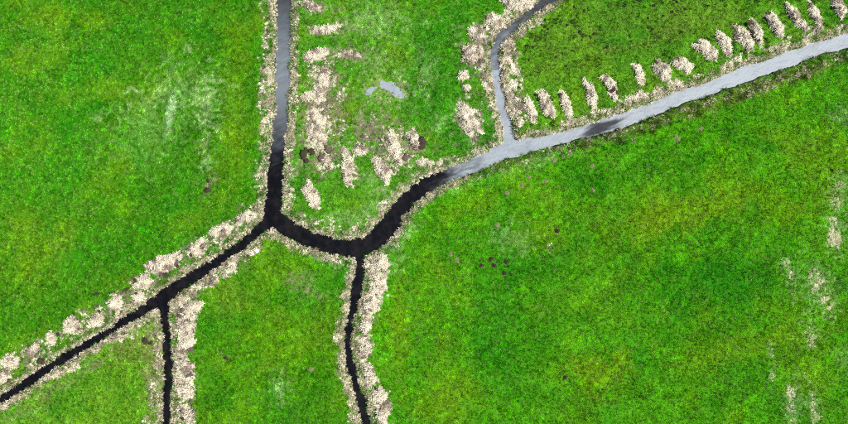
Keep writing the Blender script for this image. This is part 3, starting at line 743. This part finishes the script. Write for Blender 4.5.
ROW = 'in the row above the wide right-hand ditch'
HEAPS = [
    # the row above the wide ditch on the right
    ('thin pale reed heap, first of the row, beside the straw-covered bend bank', 526, 97, 535, 122, 4.2, .36, .1, [(534, 120, 2.5, 1)]),
    ('broad reed heap with a dark hollow near its top, second from the ditch fork', 540, 91, 550, 115, 6.5, .42, .12, [(546, 98, 3, 1), (537, 95, 2.5, 0)]),
    ('narrow slanting reed heap, third of the row from the ditch fork', 562, 94, 571, 117, 4, .36, .1, [(561, 94, 2.2, 0)]),
    ('clean cream strip of reed, fourth of the row from the ditch fork', 587, 82, 595, 107, 4.6, .4, .02, []),
    ('pale reed heap half covered by grey mud, fifth of the row', 605, 76, 616, 96, 5, .4, .1, [(613, 88, 4, 0), (615, 93, 3, 0)]),
    ('slim pale reed heap standing alone, sixth of the row, left of two broad heaps', 636, 63, 642, 84, 4, .36, .08, []),
    ('broad cream reed heap, seventh of the row, nearly touching the speckled heap on its right', 656, 63, 668, 78, 6.4, .42, .06, []),
    ('speckled squat reed heap touching the broad cream heap on its left', 676, 59, 691, 71, 6.3, .4, .22, []),
    ('largest squarish cream reed heap in the middle of the row', 697, 41, 714, 58, 7.2, .46, .06, []),
    ('reed heap with a dark hollow in it, just right of the largest squarish heap', 719, 34, 730, 53, 5.2, .4, .16, [(724, 40, 2.2, 1)]),
    ('wide ragged reed heap left of a dark streak', 736, 28, 752, 49, 5.8, .42, .15, []),
    ('narrow reed heap with a long dark streak down its left side', 751, 21, 761, 43, 4, .42, .12, [(748, 25, 2.6, 0), (752, 32, 2.6, 0), (757, 40, 2.2, 0)]),  # dark lumps set in a line along the left side
    ('leaf-shaped cream reed heap with a dark left shoulder', 768, 12, 781, 37, 5.4, .46, .06, [(768, 14, 2.4, 0), (771, 21, 2, 0)]),
    ('club-shaped reed heap broadening at its foot, fourth from the right picture edge', 787, 7, 804, 30, 4.8, .46, .08, [(793, 19, 2.4, 0)]),
    ('short thin reed heap second from the right picture edge', 809, 4, 821, 27, 3.6, .32, .1, []),
    ('rightmost reed heap of the row, cut by the top picture edge', 833, -3, 844, 17, 4.6, .42, .06, [(835, 10, 2, 0)]),
    # between the north ditch and the curved ditch
    ('small reed heap nearest the top edge, right of the straight north ditch', 304, 3, 320, 9, 3.8, .3, .15, []),
    ('thin lying strip of reed, second from the top beside the straight north ditch', 313, 31, 338, 29, 4, .3, .2, []),
    ('bright cream reed heap pointing at the straight north ditch, third from the top', 307, 58, 327, 51, 5, .4, .02, []),
    ('thin scattered tail of reed to the right of the bright cream heap', 339, 54, 359, 54, 3.2, .24, .25, []),
    ('long upright reed heap left of the puddle', 324, 68, 321, 104, 5.6, .34, .4, []),
    ('small cream reed heap between the long upright heap and the north ditch', 303, 97, 314, 96, 4.2, .34, .04, []),
    ('largest brown-speckled reed heap above the black mud pile', 319, 112, 318, 144, 10, .38, .5, [(308, 152, 5, 0), (306, 158, 3.5, 0), (328, 150, 4, 1), (322, 158, 4, 1), (314, 140, 2.5, 1)]),
    ('small ragged reed heap right below the black mud pile', 325, 158, 330, 167, 4.4, .3, .2, [(331, 166, 2, 0)]),
    ('upright pale reed heap in the grass between the brown-speckled heap and the main bend', 346, 151, 350, 181, 5.8, .38, .12, [(350, 172, 2, 1)]),
    ('isolated slanting pale reed heap right of the dark lower end of the north ditch', 306, 184, 317, 208, 6, .4, .06, [(304, 190, 1.8, 1)]),
    ('short pale reed heap below a brown bare patch', 363, 145, 359, 154, 5.4, .34, .12, [(364, 138, 3, 1)]),
    ('pale reed heap nearest the inner bank of the main bend', 376, 158, 390, 180, 5.8, .36, .15, [(383, 168, 2, 1)]),
    ('slanting cream reed heap left of the black mud lump', 389, 134, 400, 163, 5.5, .38, .2, [(404, 156, 4, 1), (386, 140, 3, 1)]),
    ('reed heap with a black mud lump on its right flank', 411, 131, 416, 150, 5, .38, .14, [(423, 141, 4.6, 0), (422, 148, 3.5, 0), (407, 138, 2.5, 1)]),
    ('small pale reed heap below the black mud lump, near the main ditch bank', 419, 161, 432, 164, 4, .3, .1, []),
    ('large round reed heap on the grass left of the curved ditch', 464, 108, 474, 133, 9.5, .46, .16, [(468, 114, 2.4, 1), (474, 122, 2, 1)]),
    ('long white reed heap at the top edge beside the curved ditch', 505, 4, 530, 5, 6.5, .46, .03, [(524, 4, 2, 1)]),
    ('cream reed heap on the outer bend of the curved ditch', 488, 17, 500, 28, 7, .44, .05, []),
    ('small brown-flecked reed heap above the clod-strewn heap on the outer bend', 470, 32, 482, 38, 5.5, .38, .3, [(474, 33, 2.4, 1), (484, 28, 2, 0)]),
    ('clod-strewn brown reed heap on the left edge of the outer bend', 466, 50, 474, 60, 8, .42, .45, [(469, 52, 3.4, 1), (474, 58, 3, 1), (466, 60, 2.6, 0), (482, 62, 2.4, 1)]),
    ('small pointed cream reed heap left of the curved ditch, below the clods', 459, 75, 467, 75, 4.6, .36, .08, []),
    ('tiny reed heap above the large round one left of the curved ditch', 464, 88, 469, 87, 3, .26, .15, []),
    # upper side of the south-western ditch
    ('uppermost reed heap on the south-western ditch, beside the fork with the north ditch', 238, 221, 253, 214, 6, .42, .18, [(245, 214, 2.4, 0)]),
    ('mauve-speckled reed heap second down from the fork on the south-western ditch', 214, 235, 230, 227, 6, .42, .3, [(221, 233, 2.2, 1), (212, 240, 2.2, 1)]),
    ('muddy reed heap in a narrowing of the bank straw, third down from the fork', 190, 254, 206, 243, 6.4, .4, .42, [(197, 250, 3, 1), (192, 254, 2.4, 0), (203, 247, 2.4, 0)]),
    ('broad mud-covered reed heap at the widest part of the bank straw', 152, 270, 178, 258, 8, .46, .35, [(154, 268, 4.4, 1), (162, 273, 4, 1), (167, 276, 3.4, 0), (176, 263, 3.4, 1), (180, 266, 2.4, 0)]),
    ('bright cream reed heap just below the broad mud-covered heap', 138, 284, 148, 279, 6.6, .44, .05, [(135, 283, 2.8, 0)]),
    ('small reed heap on the bank directly above the fork of the lower-left ditches', 134, 300, 142, 295, 5.4, .36, .14, [(137, 293, 1.8, 0)]),
    ('cream reed heap left of the fork of the lower-left ditches', 113, 308, 120, 299, 6.4, .42, .08, [(122, 310, 2.4, 1)]),
    ('flecked reed heap between two cream heaps on the south-western bank', 92, 325, 101, 317, 6, .38, .22, [(101, 312, 2.2, 0), (98, 325, 2, 1)]),
    ('large cream reed heap where the south-western bank bends close to the field', 66, 327, 76, 321, 7.4, .44, .05, [(79, 330, 2.2, 1)]),
    ('thin comma-shaped reed heap on the south-western bank', 49, 333, 54, 343, 3.6, .34, .06, [(59, 334, 2.6, 0)]),
    ('small ragged reed heap, third from the left picture edge', 30, 354, 38, 345, 5, .36, .22, [(36, 355, 2.4, 1), (42, 361, 3.4, 0)]),
    ('pale round reed heap second from the left picture edge', 8, 365, 15, 357, 7, .46, .05, [(9, 366, 1.8, 0)]),
    ('leftmost reed heap, cut by the left picture edge', 0, 380, 8, 373, 5.4, .38, .14, [(10, 380, 2.2, 0)]),
    # right bank of the small south-west branch
    ('reed heap jutting into the grass at the top of the lower-left branch ditch', 186, 309, 200, 305, 6, .42, .06, [(182, 311, 3.2, 1)]),
    ('reed heap with brown clods, second down the right bank of the lower-left branch', 182, 322, 192, 333, 8, .42, .16, [(189, 322, 3.4, 1), (194, 330, 3, 1), (175, 338, 1.6, 1)]),
    ('cream reed heap, third down the right bank of the lower-left branch', 182, 340, 192, 343, 7.5, .42, .06, [(190, 350, 3.8, 1)]),
    ('muddy reed heap, fourth down the right bank of the lower-left branch', 182, 362, 190, 370, 7.5, .42, .24, [(189, 364, 3, 1), (191, 375, 3.4, 1), (186, 370, 2, 0)]),
    ('cream reed heap, fifth down the right bank of the lower-left branch', 181, 388, 191, 394, 7.5, .42, .1, [(191, 400, 2.8, 1), (185, 386, 2, 1)]),
    ('lowest reed heap on the lower-left branch, with a dark clod in front', 182, 409, 191, 416, 7.5, .44, .2, [(184, 417, 2.2, 0), (190, 412, 4, 1)]),
    # right bank of the central south ditch
    ('topmost broad reed heap by the mouth of the central south ditch', 376, 260, 386, 264, 7.4, .42, .2, [(382, 264, 2.4, 1)]),
    ('largest cream reed heap right of the central south ditch', 379, 274, 379, 292, 8.6, .46, .1, [(376, 294, 2.2, 1)]),
    ('flecked reed heap, third down the central south ditch', 374, 300, 368, 312, 6.4, .38, .25, [(375, 303, 2.4, 1)]),
    ('brownish reed heap where the central south ditch turns', 367, 320, 363, 331, 6, .38, .35, [(364, 332, 2.8, 1), (366, 322, 2, 1)]),
    ('mud-topped reed heap at the narrowest part of the central south bank', 365, 345, 366, 355, 5.4, .38, .4, [(365, 348, 3, 1), (367, 354, 2.8, 1)]),
    ('ragged reed heap, third from the bottom of the central south ditch', 367, 367, 373, 380, 5, .38, .22, [(369, 372, 2.4, 1), (377, 389, 2.2, 0)]),
    ('bright reed heap, second from the bottom of the central south ditch', 377, 388, 382, 399, 6, .42, .05, []),
    ('lowest reed heap on the right bank of the central south ditch', 381, 407, 384, 420, 6, .42, .12, [(380, 412, 2.6, 1)]),
]
for k, (lab, x0, y0, x1, y1, hw, hh, brn, cl) in enumerate(HEAPS):
    reed_heap(lab, x0, y0, x1, y1, hw, hh, brn, cl, k)

# molehills: fresh dark ones and weathered grey ones
def molehill_mesh(seed, mat):
    bm = bmesh.new()
    bmesh.ops.create_circle(bm, cap_ends=True, segments=20, radius=1)
    bm.clear()
    r = random.Random(seed)
    rings, seg = 6, 20
    ph = [r.uniform(0, 6.28) for _ in range(4)]
    vv = []
    for i in range(rings + 1):
        row = []
        rho = i / rings
        for j in range(seg):
            t = j / seg * 2 * math.pi
            k = rho * (1 + .16 * math.sin(2 * t + ph[0]) + .12 * math.sin(3 * t + ph[1]) + .08 * math.sin(5 * t + ph[2]))
            z = .5 * (1 - rho ** 1.6) + (r.uniform(-.13, .13) if i < rings else -.06)
            row.append(bm.verts.new((k * math.cos(t) + r.uniform(-.04, .04), k * math.sin(t) + r.uniform(-.04, .04), z)))
        vv.append(row)
    for i in range(rings):
        for j in range(seg):
            q = (j + 1) % seg
            bm.faces.new((vv[i][j], vv[i + 1][j], vv[i + 1][q], vv[i][q]))
    bmesh.ops.remove_doubles(bm, verts=bm.verts, dist=.002)
    for c in range(26):                     # crumbs of soil round and on it
        t, d = r.uniform(0, 6.28), r.uniform(.3, 1.5)
        s = r.uniform(.06, .16)
        res = bmesh.ops.create_icosphere(bm, subdivisions=1, radius=s)
        z = max(.55 * (1 - min(d, 1) ** 1.6), 0) + s * .4
        for v in res['verts']:
            v.co = v.co * r.uniform(.8, 1.2) + Vector((d * math.cos(t), d * math.sin(t), z))
    me = bpy.data.meshes.new('molehill'); bm.to_mesh(me); bm.free()
    me.materials.append(mat)
    return me
FRESH = [molehill_mesh(80 + k, M_PEAT) for k in range(4)]
OLD = [molehill_mesh(90 + k, M_OLDMOLE) for k in range(4)]
for k, (mx0, my0, r_, old, lab) in enumerate(MOLES):
    x_, y_ = X(mx0), Y(my0)
    o = link('molehill', (OLD if old else FRESH)[k % 4], None, (x_, y_, tz1(x_, y_) - .01), label=lab, category='molehill',
             group='weathered molehills' if old else 'fresh molehills')
    s_ = r_ * S * (.92 if my0 < 70 else 1.12)
    o.scale = (s_ * random.uniform(.9, 1.3), s_, s_ * (.45 if old else .9) + .05)
    o.rotation_euler = (0, 0, random.uniform(0, 6.28))
    if 'ridge' in lab:
        o.scale = (s_ * 1.9, s_ * .5, s_ * .5)
        o.rotation_euler = (0, 0, math.radians(random.uniform(12, 34)))
